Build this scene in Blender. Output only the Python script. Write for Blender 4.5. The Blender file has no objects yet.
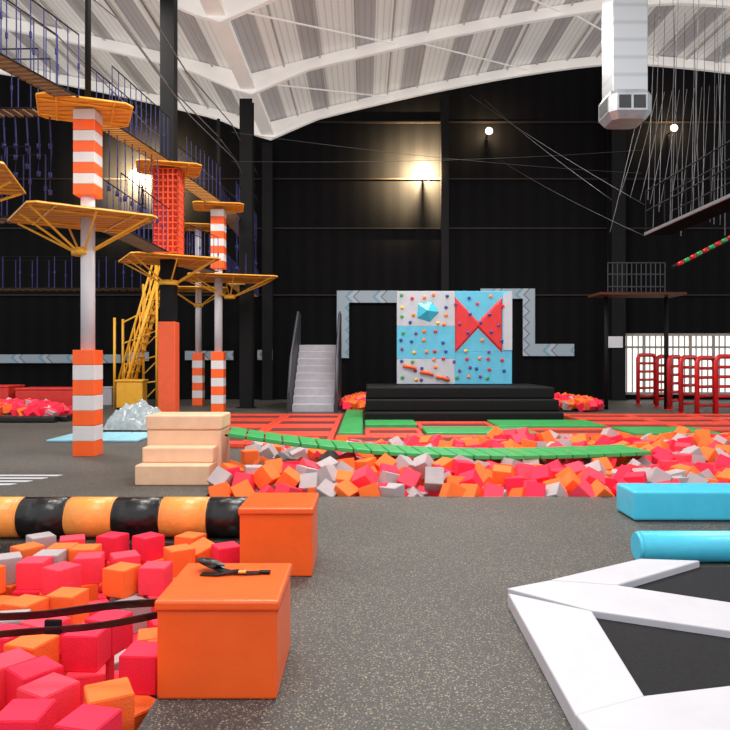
import bpy, bmesh, math, random
from mathutils import Vector, Matrix, Euler, noise
random.seed(7)
M=math
S=bpy.context.scene
S.view_settings.view_transform='Standard'
COL=S.collection
F=700.0; H=1.6
def X(px,d): return (px-365)*d/F
def Z(py,d): return H-(py-360)*d/F
ORI={}
# ---------------- materials ----------------
def lin(c):
    return tuple(((v/255)/12.92 if v/255<=0.04045 else ((v/255+0.055)/1.055)**2.4) for v in c)
_m={}
def mat(name,rgb,rough=0.5,var=0.12,scale=8,bump=0.05,metal=0,emit=0,bscale=None,spec=None,trans=0):
    if name in _m: return _m[name]
    m=bpy.data.materials.new(name); m.use_nodes=True
    nt=m.node_tree; b=nt.nodes['Principled BSDF']
    tc=nt.nodes.new('ShaderNodeTexCoord'); n=nt.nodes.new('ShaderNodeTexNoise')
    n.inputs['Scale'].default_value=scale; n.inputs['Detail'].default_value=4
    nt.links.new(tc.outputs['Object'],n.inputs['Vector'])
    cr=nt.nodes.new('ShaderNodeValToRGB')
    l=lin(rgb)
    cr.color_ramp.elements[0].position=.3; cr.color_ramp.elements[1].position=.7
    cr.color_ramp.elements[0].color=(*[v*(1-var) for v in l],1)
    cr.color_ramp.elements[1].color=(*[min(1,v*(1+var)) for v in l],1)
    nt.links.new(n.outputs['Fac'],cr.inputs['Fac'])
    nt.links.new(cr.outputs['Color'],b.inputs['Base Color'])
    b.inputs['Roughness'].default_value=rough; b.inputs['Metallic'].default_value=metal
    if spec is not None: b.inputs['Specular IOR Level'].default_value=spec
    if trans: b.inputs['Transmission Weight'].default_value=trans
    if bump:
        n2=nt.nodes.new('ShaderNodeTexNoise'); n2.inputs['Scale'].default_value=bscale or scale*3
        nt.links.new(tc.outputs['Object'],n2.inputs['Vector'])
        bp=nt.nodes.new('ShaderNodeBump'); bp.inputs['Strength'].default_value=min(1,bump*4); bp.inputs['Distance'].default_value=.01
        nt.links.new(n2.outputs['Fac'],bp.inputs['Height']); nt.links.new(bp.outputs['Normal'],b.inputs['Normal'])
    if emit:
        nt.links.new(cr.outputs['Color'],b.inputs['Emission Color']); b.inputs['Emission Strength'].default_value=emit
    _m[name]=m; return m

ORANGE=mat('vinyl_orange',(255,98,34),.3,.06,5,.06)
ORANGE2=mat('vinyl_light_orange',(252,160,74),.35,.12,5,.2)
BLACKV=mat('vinyl_black',(20,18,20),.3,.2,6,.12)
BLACKM=mat('vinyl_matt_black',(12,12,14),.7,.2,6,.08,spec=.25)
BLACKP=mat('black_paint',(9,9,11),.7,.2,4,.03,spec=.25)
WHITEV=mat('vinyl_white',(194,193,200),.45,.04,6,.03)
PADW=mat('post_pad_white',(214,212,214),.5,.04,6,.03)
GREYV=mat('vinyl_grey',(176,174,182),.5,.06,6,.05)
CREAM=mat('vinyl_cream',(236,192,158),.45,.06,6,.05)
CYAN=mat('vinyl_cyan',(72,196,228),.33,.05,6,.06)
BLUEV=mat('panel_blue',(96,192,224),.45,.05,6,.03)
REDV=mat('vinyl_orange_red',(226,72,50),.45,.12,6,.05)
REDP=mat('red_paint',(206,30,38),.35,.08,6,0)
GREENV=mat('vinyl_green',(56,160,84),.4,.1,6,.05)
YEL=mat('yellow_paint',(242,180,52),.4,.08,6,.0)
WHITEP=mat('white_paint',(216,216,222),.4,.04,3,.0)
STEELW=mat('roof_steel_white_glow',(230,227,222),.5,.05,2,.0,emit=.34)  # self-glow put in to brighten rafters, gutter beam and brace rods
ROPE=mat('rope_navy',(44,46,104),.8,.2,30,.0)
ROPEG=mat('cable_grey',(104,104,110),.5,.1,30,.0,metal=.1)
NETR=mat('net_red_orange',(240,88,42),.6,.15,12,.1)
BEDM=mat('trampoline_bed_black',(26,26,30),.8,.3,60,.05,spec=.25)
BEDR=mat('trampoline_bed_brown',(92,40,36),.8,.2,60,.05)
DUCT=mat('galvanised_metal',(176,182,188),.32,.12,5,.02,metal=.5)
FO=mat('foam_orange',(255,114,44),.85,.06,9,.07,bscale=90)
FR=mat('foam_red',(244,34,72),.85,.06,9,.07,bscale=90)
FP=mat('foam_coral',(255,62,86),.85,.06,9,.07,bscale=90)
FG=mat('foam_grey',(174,163,165),.85,.06,9,.07,bscale=90)
PITD=mat('pit_fabric_dark',(120,30,30),.9,.2,5,.0)
PURL=mat('purlin_grey_glow',(186,182,178),.5,.05,3,0,emit=.14)  # slight glow put into the purlin colour
GIRT=mat('girt_brown',(44,37,34),.7,.1,3,0,spec=.2)
SLAT=mat('slat_weathered_brown',(112,88,66),.7,.2,9,.03)

def carpet():
    m=bpy.data.materials.new('speckled_rubber_floor'); m.use_nodes=True
    nt=m.node_tree; b=nt.nodes['Principled BSDF']; N=nt.nodes.new; L=nt.links.new
    tc=N('ShaderNodeTexCoord')
    v=N('ShaderNodeTexVoronoi'); v.inputs['Scale'].default_value=150
    L(tc.outputs['Object'],v.inputs['Vector'])
    sep=N('ShaderNodeSeparateColor'); L(v.outputs['Color'],sep.inputs['Color'])
    cr=N('ShaderNodeValToRGB'); cr.color_ramp.interpolation='CONSTANT'
    e=cr.color_ramp.elements; e[0].position=0; e[0].color=(*lin((60,59,58)),1); e[1].position=.55; e[1].color=(*lin((76,75,73)),1)
    x=e.new(.84); x.color=(*lin((144,134,112)),1); x=e.new(.92); x.color=(*lin((98,94,86)),1)
    L(sep.outputs[0],cr.inputs['Fac'])
    n=N('ShaderNodeTexNoise'); n.inputs['Scale'].default_value=.8; n.inputs['Detail'].default_value=5
    L(tc.outputs['Object'],n.inputs['Vector'])
    mr=N('ShaderNodeMapRange'); mr.inputs['To Min'].default_value=.7; mr.inputs['To Max'].default_value=1.3
    L(n.outputs['Fac'],mr.inputs['Value'])
    mx=N('ShaderNodeVectorMath'); mx.operation='SCALE'
    L(cr.outputs['Color'],mx.inputs[0]); L(mr.outputs['Result'],mx.inputs['Scale'])
    L(mx.outputs[0],b.inputs['Base Color']); b.inputs['Roughness'].default_value=.58; b.inputs['Specular IOR Level'].default_value=.45
    n2=N('ShaderNodeTexNoise'); n2.inputs['Scale'].default_value=120; L(tc.outputs['Object'],n2.inputs['Vector'])
    bp=N('ShaderNodeBump'); bp.inputs['Strength'].default_value=.3; bp.inputs['Distance'].default_value=.01
    L(n2.outputs['Fac'],bp.inputs['Height']); L(bp.outputs['Normal'],b.inputs['Normal'])
    return m
CARPET=carpet()
def stripes_mat(name,c1,c2,scale,rough,emit=0,axis='X',bump=.3,thr=.5,spec=.5,metal=0):
    m=bpy.data.materials.new(name); m.use_nodes=True
    nt=m.node_tree; b=nt.nodes['Principled BSDF']; N=nt.nodes.new; L=nt.links.new
    tc=N('ShaderNodeTexCoord'); w=N('ShaderNodeTexWave'); w.bands_direction=axis
    w.inputs['Scale'].default_value=scale
    L(tc.outputs['Object'],w.inputs['Vector'])
    cr=N('ShaderNodeValToRGB'); e=cr.color_ramp.elements
    e[0].position=max(0,thr-.12); e[0].color=(*lin(c1),1); e[1].position=min(1,thr+.12); e[1].color=(*lin(c2),1)
    L(w.outputs['Fac'],cr.inputs['Fac']); L(cr.outputs['Color'],b.inputs['Base Color'])
    b.inputs['Roughness'].default_value=rough; b.inputs['Specular IOR Level'].default_value=spec; b.inputs['Metallic'].default_value=metal
    if emit: L(cr.outputs['Color'],b.inputs['Emission Color']); b.inputs['Emission Strength'].default_value=emit
    if bump:
        bp=N('ShaderNodeBump'); bp.inputs['Strength'].default_value=bump; bp.inputs['Distance'].default_value=.05
        L(w.outputs['Fac'],bp.inputs['Height']); L(bp.outputs['Normal'],b.inputs['Normal'])
    return m
WALLM=stripes_mat('charcoal_cladding',(15,15,17),(18,18,20),.5,.9,bump=.02,spec=.1)
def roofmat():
    m=bpy.data.materials.new('translucent_roof_glow'); m.use_nodes=True
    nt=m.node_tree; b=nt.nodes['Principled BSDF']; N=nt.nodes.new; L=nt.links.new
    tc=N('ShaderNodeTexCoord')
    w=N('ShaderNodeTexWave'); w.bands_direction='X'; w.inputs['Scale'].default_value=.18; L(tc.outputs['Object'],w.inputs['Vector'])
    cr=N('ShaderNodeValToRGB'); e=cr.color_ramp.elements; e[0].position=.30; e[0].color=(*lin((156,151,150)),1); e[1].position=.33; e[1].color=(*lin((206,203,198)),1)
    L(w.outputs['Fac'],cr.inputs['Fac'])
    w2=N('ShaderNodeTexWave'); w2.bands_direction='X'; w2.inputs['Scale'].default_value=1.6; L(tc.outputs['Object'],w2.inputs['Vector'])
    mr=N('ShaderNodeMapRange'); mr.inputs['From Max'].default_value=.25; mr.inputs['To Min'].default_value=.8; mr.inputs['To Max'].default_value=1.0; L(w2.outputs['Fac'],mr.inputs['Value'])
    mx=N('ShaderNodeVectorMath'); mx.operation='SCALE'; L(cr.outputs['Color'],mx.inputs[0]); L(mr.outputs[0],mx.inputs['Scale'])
    L(mx.outputs[0],b.inputs['Base Color']); L(mx.outputs[0],b.inputs['Emission Color']); b.inputs['Emission Strength'].default_value=.42; b.inputs['Roughness'].default_value=.6  # emission stands in for daylight coming through the sheets
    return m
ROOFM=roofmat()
DECKM=stripes_mat('deck_planks_yellow',(186,116,36),(236,170,76),1.6,.55,axis='Y',thr=.12,bump=.2)
CORR=stripes_mat('smooth_duct_metal',(172,177,182),(190,194,198),.9,.32,axis='Z',bump=.02,thr=.1,metal=.45)
def banner():
    m=bpy.data.materials.new('banner_print'); m.use_nodes=True
    nt=m.node_tree; b=nt.nodes['Principled BSDF']; N=nt.nodes.new; L=nt.links.new
    def ma(op,a,b_=None):
        n=N('ShaderNodeMath'); n.operation=op
        for i,v in enumerate((a,b_)):
            if v is None: continue
            if isinstance(v,(int,float)): n.inputs[i].default_value=v
            else: L(v,n.inputs[i])
        return n.outputs[0]
    tc=N('ShaderNodeTexCoord'); sp=N('ShaderNodeSeparateXYZ'); L(tc.outputs['Object'],sp.inputs[0])
    zz=ma('ABSOLUTE',ma('SUBTRACT',ma('MODULO',ma('ADD',sp.outputs[2],4.5),.45),.225))
    u=ma('FRACT',ma('MULTIPLY',ma('SUBTRACT',ma('ADD',sp.outputs[0],50),zz),.9))
    cr=N('ShaderNodeValToRGB'); cr.color_ramp.interpolation='CONSTANT'; e=cr.color_ramp.elements
    e[0].position=0; e[0].color=(*lin((156,172,184)),1); e[1].position=.5; e[1].color=(*lin((116,156,180)),1)
    x=e.new(.62); x.color=(*lin((174,184,192)),1); x=e.new(.8); x.color=(*lin((108,122,138)),1); x=e.new(.86); x.color=(*lin((156,172,184)),1)
    L(u,cr.inputs['Fac']); L(cr.outputs['Color'],b.inputs['Base Color']); b.inputs['Roughness'].default_value=.5
    return m
BANNER=banner()

# ---------------- geometry ----------------
def BM(): return bmesh.new()
def box(bm,x0,x1,y0,y1,z0,z1,mi=0):
    vs=[bm.verts.new((x,y,z)) for z in (z0,z1) for y in (y0,y1) for x in (x0,x1)]
    for f in ((0,2,3,1),(4,5,7,6),(0,1,5,4),(2,6,7,3),(0,4,6,2),(1,3,7,5)):
        fc=bm.faces.new([vs[i] for i in f]); fc.material_index=mi
def obox(bm,c,s,R,mi=0):
    vs=[]
    for z in (-.5,.5):
        for y in (-.5,.5):
            for x in (-.5,.5):
                vs.append(bm.verts.new(Vector(c)+R@Vector((x*s[0],y*s[1],z*s[2]))))
    for f in ((0,2,3,1),(4,5,7,6),(0,1,5,4),(2,6,7,3),(0,4,6,2),(1,3,7,5)):
        fc=bm.faces.new([vs[i] for i in f]); fc.material_index=mi
def tube(bm,p0,p1,r,seg=8,mi=0,r2=None):
    p0=Vector(p0);p1=Vector(p1); d=(p1-p0)
    if d.length<1e-6: return
    q=d.normalized().to_track_quat('Z','Y').to_matrix(); r2=r if r2 is None else r2
    ts=[2*math.pi*i/seg for i in range(seg)]
    a=[bm.verts.new(p0+q@Vector((math.cos(t)*r,math.sin(t)*r,0))) for t in ts]
    b=[bm.verts.new(p1+q@Vector((math.cos(t)*r2,math.sin(t)*r2,0))) for t in ts]
    for i in range(seg):
        f=bm.faces.new((a[i],a[(i+1)%seg],b[(i+1)%seg],b[i])); f.material_index=mi; f.smooth=seg>6
    f=bm.faces.new(a[::-1]); f.material_index=mi; f=bm.faces.new(b); f.material_index=mi
def path(bm,pts,r,seg=5,mi=0):
    for i in range(len(pts)-1): tube(bm,pts[i],pts[i+1],r,seg,mi)
def cpath(bm,pts,r,seg=6):
    pts=[Vector(p) for p in pts]; rings=[]
    for i,p in enumerate(pts):
        d=(pts[min(i+1,len(pts)-1)]-pts[max(i-1,0)]).normalized(); q=d.to_track_quat('Z','Y').to_matrix()
        rings.append([bm.verts.new(p+q@Vector((math.cos(t)*r,math.sin(t)*r,0))) for t in [2*math.pi*k/seg for k in range(seg)]])
    for a,b in zip(rings[:-1],rings[1:]):
        for k in range(seg): bm.faces.new((a[k],a[(k+1)%seg],b[(k+1)%seg],b[k])).smooth=True
    bm.faces.new(rings[0][::-1]); bm.faces.new(rings[-1])
def _pr(bm,a,b,mi):
    bm.faces.new(a[::-1]).material_index=mi; bm.faces.new(b).material_index=mi
    n=len(a)
    for i in range(n): bm.faces.new((a[i],a[(i+1)%n],b[(i+1)%n],b[i])).material_index=mi
def prism(bm,pts,z0,z1,mi=0):
    _pr(bm,[bm.verts.new((p[0],p[1],z0)) for p in pts],[bm.verts.new((p[0],p[1],z1)) for p in pts],mi)
def prismY(bm,pts,y0,y1,mi=0):
    _pr(bm,[bm.verts.new((p[0],y0,p[1])) for p in pts],[bm.verts.new((p[0],y1,p[1])) for p in pts],mi)
def prismX(bm,pts,x0,x1,mi=0):
    _pr(bm,[bm.verts.new((x0,p[0],p[1])) for p in pts],[bm.verts.new((x1,p[0],p[1])) for p in pts],mi)
def tag(o,label=None,category=None,kind=None,group=None):
    if label: o['label']=label
    if category: o['category']=category
    if kind: o['kind']=kind
    if group: o['group']=group
def mk(name,bm,mats,parent=None,origin=None,bevel=0,label=None,category=None,kind=None,group=None,smooth=False,seg=3):
    bmesh.ops.recalc_face_normals(bm,faces=bm.faces)
    if origin is None:
        xs=[v.co for v in bm.verts]
        origin=(sum(v.x for v in xs)/len(xs),sum(v.y for v in xs)/len(xs),min(v.z for v in xs))
    origin=Vector(origin)
    bmesh.ops.translate(bm,verts=bm.verts,vec=-origin)
    if smooth:
        for f in bm.faces: f.smooth=True
    me=bpy.data.meshes.new(name); bm.to_mesh(me); bm.free()
    for m in (mats if isinstance(mats,(list,tuple)) else [mats]): me.materials.append(m)
    o=bpy.data.objects.new(name,me); COL.objects.link(o)
    if parent:
        o.parent=parent; o.location=origin-ORI[parent.name]
    else: o.location=origin
    ORI[o.name]=origin
    if bevel:
        b=o.modifiers.new('bevel','BEVEL'); b.width=bevel; b.segments=seg; b.limit_method='ANGLE'; b.angle_limit=math.radians(40)
    tag(o,label,category,kind,group)
    return o
def empty(name,loc,label,category=None,group=None,kind=None):
    o=bpy.data.objects.new(name,None); COL.objects.link(o); o.location=loc; ORI[o.name]=Vector(loc); o.empty_display_size=.2
    tag(o,label,category,kind,group); return o
def sag(a,b,n,s):
    a=Vector(a);b=Vector(b); return [a.lerp(b,i/n)-Vector((0,0,s*4*(i/n)*(1-i/n))) for i in range(n+1)]

# ---------------- shell ----------------
YB=28.4; PX0,PX1,PY0,PY1=-3.3,-0.985,2.4,6.12
MX0,MX1,MY0,MY1=-1.87,7.5,8.2,12.5
bm=BM()
def fl(x0,x1,y0,y1):
    box(bm,x0,x1,y0,y1,-.7,0)
fl(-22,25,-3,PY0); fl(-22,PX0,PY0,PY1); fl(PX1,25,PY0,PY1); fl(-22,25,PY1,MY0)
fl(-22,MX0,MY0,MY1); fl(MX1,25,MY0,MY1); fl(-22,25,MY1,YB+.3)
box(bm,PX0,PX1,PY0,PY1,-.7,-.48,1); box(bm,MX0,MX1,MY0,MY1,-.7,-.48,1)
mk('floor',bm,[CARPET,PITD],kind='structure',label='dark speckled rubber flooring with sunken pits',origin=(0,0,0))
def zr(x):
    u=abs(x+3.9); t=u/14.3
    if t>1: t=max(0,1-(t-1)*.8)
    return 10.9+2.75*(1-(1-t)**1.4)
xs=[-22+i*.65 for i in range(73)]
bm=BM()
for a,b in zip(xs[:-1],xs[1:]):
    prismY(bm,[(a,0),(b,0),(b,zr(b)+.3),(a,zr(a)+.3)],YB,YB+.25)
mk('wall_back',bm,WALLM,kind='structure',label='charcoal black clad end wall',origin=(0,YB,0))
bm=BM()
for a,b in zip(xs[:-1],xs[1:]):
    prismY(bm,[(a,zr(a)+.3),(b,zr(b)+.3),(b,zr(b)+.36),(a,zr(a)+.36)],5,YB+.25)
mk('ceiling',bm,ROOFM,kind='structure',label='pale translucent corrugated roof sheeting with painted-in daylight glow',origin=(0,0,0))
tn=0
def trim(bm,m,lab):
    global tn
    tn+=1; mk('trim_%d'%tn,bm,m,kind='structure',label=lab)
dp=lambda x: .30+.35*max(0,1-abs(x+3.9)/2.0)
for yy in (YB-.25,23.4,18.4,13.4,8.4):
    bm=BM()
    for a,b in zip(xs[:-1],xs[1:]):
        prismY(bm,[(a,zr(a)-dp(a)+.15),(b,zr(b)-dp(b)+.15),(b,zr(b)-dp(b)+.2),(a,zr(a)-dp(a)+.2)],yy-.08,yy+.08)
        prismY(bm,[(a,zr(a)-dp(a)+.2),(b,zr(b)-dp(b)+.2),(b,zr(b)+.24),(a,zr(a)+.24)],yy-.02,yy+.02)
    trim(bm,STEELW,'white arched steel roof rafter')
for k in range(-13,23):
    x=-3.9+k*1.2
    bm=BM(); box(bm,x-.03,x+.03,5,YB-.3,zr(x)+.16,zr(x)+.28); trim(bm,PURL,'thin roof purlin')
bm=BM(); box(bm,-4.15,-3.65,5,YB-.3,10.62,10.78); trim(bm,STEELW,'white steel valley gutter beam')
for (y0,y1) in ((18.4,23.4),(23.4,28.1)):
    for x0 in (-3.9,1.6,6.8):
        bm=BM(); x1=x0+5
        path(bm,[(x0,y0,zr(x0)-.0),(x1,y1,zr(x1)-.0)],.028)
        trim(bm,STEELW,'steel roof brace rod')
for z in (4.2,6.9,8.9,11.2):
    bm=BM()
    if z>10.9: box(bm,-2.2,22.9,YB-.09,YB,z,z+.06)
    else: box(bm,-21.9,24.5,YB-.09,YB,z,z+.06)
    trim(bm,GIRT,'dark horizontal wall rail')
def column(x,y,w,lab):
    bm=BM(); h=zr(x)-.65 if abs(x+3.9)<1 else zr(x)-.4
    box(bm,x-w/2,x+w/2,y-w/2,y-w/2+.04,0,h); box(bm,x-w/2,x+w/2,y+w/2-.04,y+w/2,0,h); box(bm,x-.03,x+.03,y-w/2+.04,y+w/2-.04,0,h)
    box(bm,x-w/2-.08,x+w/2+.08,y-w/2-.08,y+w/2+.08,0,.03)
    mk('steel_column',bm,BLACKP,label=lab,category='column',origin=(x,y,0))
column(-3.95,23.4,.42,'tall black steel roof column')
column(-3.9,YB-.32,.4,'black steel column against the dark end wall')
column(10.05,YB-.4,.55,'thick black steel column against the dark end wall')
column(3.2,YB-.3,.3,'black steel column behind the climbing wall')
x0,x1=X(620,YB),X(770,YB); z0,z1=Z(392,YB),Z(336,YB)
win=empty('window_1',((x0+x1)/2,YB-.12,z0),'row of bright glazed openings with narrow vertical bars',kind='structure')
bm=BM(); box(bm,x0,x1,YB-.06,YB,z0,z1)
mk('glass_pane',bm,mat('daylit_glass',(248,246,236),.3,.08,1.2,0,emit=.95),win)
bm=BM()
box(bm,x0-.08,x0,YB-.14,YB,z0-.1,z1+.1); box(bm,x0,x1,YB-.14,YB,z1,z1+.1); box(bm,x0,x1,YB-.14,YB,z0-.1,z0)
n=26
for i in range(1,n):
    xx=x0+(x1-x0)*i/n; w_=.055 if i%4==0 else .018; box(bm,xx-w_,xx+w_,YB-.12,YB-.05,z0,z1)
zz=z0+(z1-z0)*.8; box(bm,x0,x1,YB-.1,YB-.05,zz-.04,zz+.04)
mk('window_frame',bm,mat('frame_grey_glow',(140,132,126),.5,.1,3,0,emit=.1),win)  # frame and bars given a faint glow of their own
bm=BM(); box(bm,X(601,YB),X(616,YB),YB-.75,YB-.7,Z(348,YB),Z(337,YB)); box(bm,X(603,YB),X(614,YB),YB-.71,YB-.68,Z(346,YB),Z(339,YB))
mk('wall_notice',bm,WHITEP,label='small white notice board mounted on a black column',category='sign')

def banner_strip(name,parts,lab,y=YB-.12):
    bm=BM()
    for (a,b,c,d) in parts: box(bm,X(a,YB),X(b,YB),y-.05,y,Z(d,YB),Z(c,YB))
    mk(name,bm,BANNER,label=lab,category='banner',group='printed wall banners')
banner_strip('wall_banner',[(-15,122,354.5,363)],'long white and blue printed banner on dark wall')
banner_strip('wall_banner',[(128,150,352,361)],'short white and blue printed banner on dark wall')
banner_strip('wall_banner',[(186,234,351,360)],'white and blue printed banner on dark wall')
banner_strip('wall_banner',[(258,273,350,360)],'small white and blue printed banner panel')
banner_strip('wall_banner',[(337,349,291,358),(349,398,291,303)],'white and blue printed padding strip bending down beside climbing wall')
banner_strip('wall_banner',[(522,534,289,356),(480,522,289,299),(534,573,344,356)],'white and blue stepped printed strip beside climbing wall')

# ---------------- orange boxes ----------------
def soft_box(x0,x1,y0,y1,h,lab):
    e=empty('padded_block',((x0+x1)/2,(y0+y1)/2,0),lab,'padded block','orange padded blocks by the foam pit')
    bm=BM(); box(bm,x0+.004,x1-.004,y0+.004,y1-.004,.0,h-.045); mk('body',bm,ORANGE,e,bevel=.014)
    bm=BM(); box(bm,x0-.006,x1+.006,y0-.006,y1+.006,h-.05,h); mk('lid',bm,ORANGE,e,bevel=.014)
    bm=BM(); path(bm,[(x0,y0,h-.052),(x1,y0,h-.052),(x1,y1,h-.052),(x0,y1,h-.052),(x0,y0,h-.052)],.004)
    mk('seam_piping',bm,mat('seam_dark_orange',(200,64,18),.5,.1,5,0),e)
    return e
soft_box(-.985,-.41,3.29,3.9,.47,'glossy orange vinyl padded block with harness on top')
soft_box(-.93,-.385,5.16,5.76,.51,'glossy orange vinyl padded block beside striped roller')
def ribbon(bm,pts,w,t=.006,up=Vector((0,0,1)),mi=0):
    # continuous flat strap
    pts=[Vector(p) for p in pts]; rows=[]
    for i,p in enumerate(pts):
        d=(pts[min(i+1,len(pts)-1)]-pts[max(i-1,0)]).normalized(); side=d.cross(up)
        if side.length<1e-4: side=Vector((0,1,0))
        side.normalize(); nn=side.cross(d).normalized()
        rows.append([bm.verts.new(p+side*a*w/2+nn*b*t/2) for a,b in ((-1,-1),(1,-1),(1,1),(-1,1))])
    for a,b in zip(rows[:-1],rows[1:]):
        for k in range(4): bm.faces.new((a[k],a[(k+1)%4],b[(k+1)%4],b[k]))
    bm.faces.new(rows[0][::-1]); bm.faces.new(rows[-1])
hn=empty('safety_harness',(-.78,3.7,.475),'black webbing strap with clips lying on the block','harness')
bm=BM(); pts=[]
for i in range(17):
    t=i/16*M.pi*2.1
    pts.append((-.83+.055*M.cos(t),3.76+.035*M.sin(t),.478+.045*abs(M.sin(t*.5))+.004*i/4))
ribbon(bm,pts,.045); mk('strap',bm,BLACKV,hn,origin=(-.8,3.7,.475))
bm=BM(); ribbon(bm,[(-.88,3.80,.505),(-.83,3.76,.497),(-.77,3.72,.487),(-.70,3.695,.479),(-.62,3.69,.477),(-.55,3.70,.476)],.05); mk('strap',bm,BLACKV,hn)
bm=BM(); ribbon(bm,[(-.86,3.68,.476),(-.78,3.665,.478),(-.70,3.69,.486),(-.64,3.72,.482)],.045); mk('strap',bm,BLACKV,hn)
bm=BM(); box(bm,-.56,-.50,3.68,3.72,.474,.486); mk('clip',bm,BLACKP,hn,bevel=.004,label='black metal clip')
bm=BM(); box(bm,-.665,-.625,3.665,3.70,.482,.493); mk('buckle',bm,ORANGE2,hn,bevel=.003,label='small orange buckle')
st=empty('tie_down_strap',(-.98,3.45,.44),'black webbing straps with buckle stretched over foam cubes','strap')
bm=BM(); ribbon(bm,[(p[0],p[1],p[2]+.006*M.sin(p[0]*9)) for p in sag((-.985,3.42,.42),(-3.2,3.3,.30),24,.02)],.05,up=Vector((0,1,.6))); mk('strap',bm,BLACKV,st)
bm=BM(); ribbon(bm,[(p[0],p[1],p[2]+.008*M.sin(p[0]*7+1)) for p in sag((-.985,3.38,.37),(-3.2,3.2,.27),24,.05)],.045,up=Vector((0,1,.6))); mk('strap',bm,BLACKV,st)
bm=BM(); box(bm,-1.53,-1.45,3.335,3.355,.29,.36); mk('buckle',bm,BLACKP,st,bevel=.006)

e=empty('striped_roller',(-2.4,6.33,0),'black and orange striped padded roller beside foam pit','padded roller')
x=-.985; k=0; R0=.18
while x>-4.3:
    w=.42
    bm=BM(); tube(bm,(x,6.33,R0),(x-w*.03,6.33,R0),R0*.94,32,0,R0); tube(bm,(x-w*.03,6.33,R0),(x-w*.97,6.33,R0),R0,32); tube(bm,(x-w*.97,6.33,R0),(x-w,6.33,R0),R0,32,0,R0*.94)
    mk('sleeve_band',bm,BLACKV if k%2==0 else ORANGE2,e,label='shiny black vinyl sleeve' if k%2==0 else 'crinkled light orange vinyl sleeve'); x-=w; k+=1

# ---------------- foam blocks ----------------
FS=.195
def foam_mesh(m,name):
    bm=BM(); box(bm,-FS/2,FS/2,-FS/2,FS/2,-FS/2,FS/2)
    bmesh.ops.bevel(bm,geom=list(bm.edges),offset=.005,segments=2,affect='EDGES')
    bmesh.ops.recalc_face_normals(bm,faces=bm.faces)
    me=bpy.data.meshes.new(name); bm.to_mesh(me); bm.free(); me.materials.append(m)
    return me
FM={'orange':foam_mesh(FO,'foam_orange'),'red':foam_mesh(FR,'foam_red'),'coral':foam_mesh(FP,'foam_coral'),'grey':foam_mesh(FG,'foam_grey')}
def pickcol(wts):
    return random.choices(['orange','red','coral','grey'],wts)[0]
def add_foam(col,loc,rot,group,s=1):
    o=bpy.data.objects.new('foam_cube',FM[col]); COL.objects.link(o); o.location=loc; o.rotation_euler=rot; o.scale=(s,s,s)
    tag(o,{'orange':'orange','red':'crimson red','coral':'coral red','grey':'pale grey'}[col]+' foam cube in the foam pit','foam cube',None,group); return o
def merge_foam(items,name,lab):
    bm=BM(); cols=['orange','red','coral','grey']
    src={}
    for c,me in FM.items(): src[c]=([v.co.copy() for v in me.vertices],[list(p.vertices) for p in me.polygons])
    for col,M4 in items:
        vs,fs=src[col]; nv=[bm.verts.new(M4@v) for v in vs]
        for f in fs:
            nf=bm.faces.new([nv[i] for i in f]); nf.material_index=cols.index(col)
    mk(name,bm,[FO,FR,FP,FG],label=lab,category='foam cubes',kind='stuff')
near=[]
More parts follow.
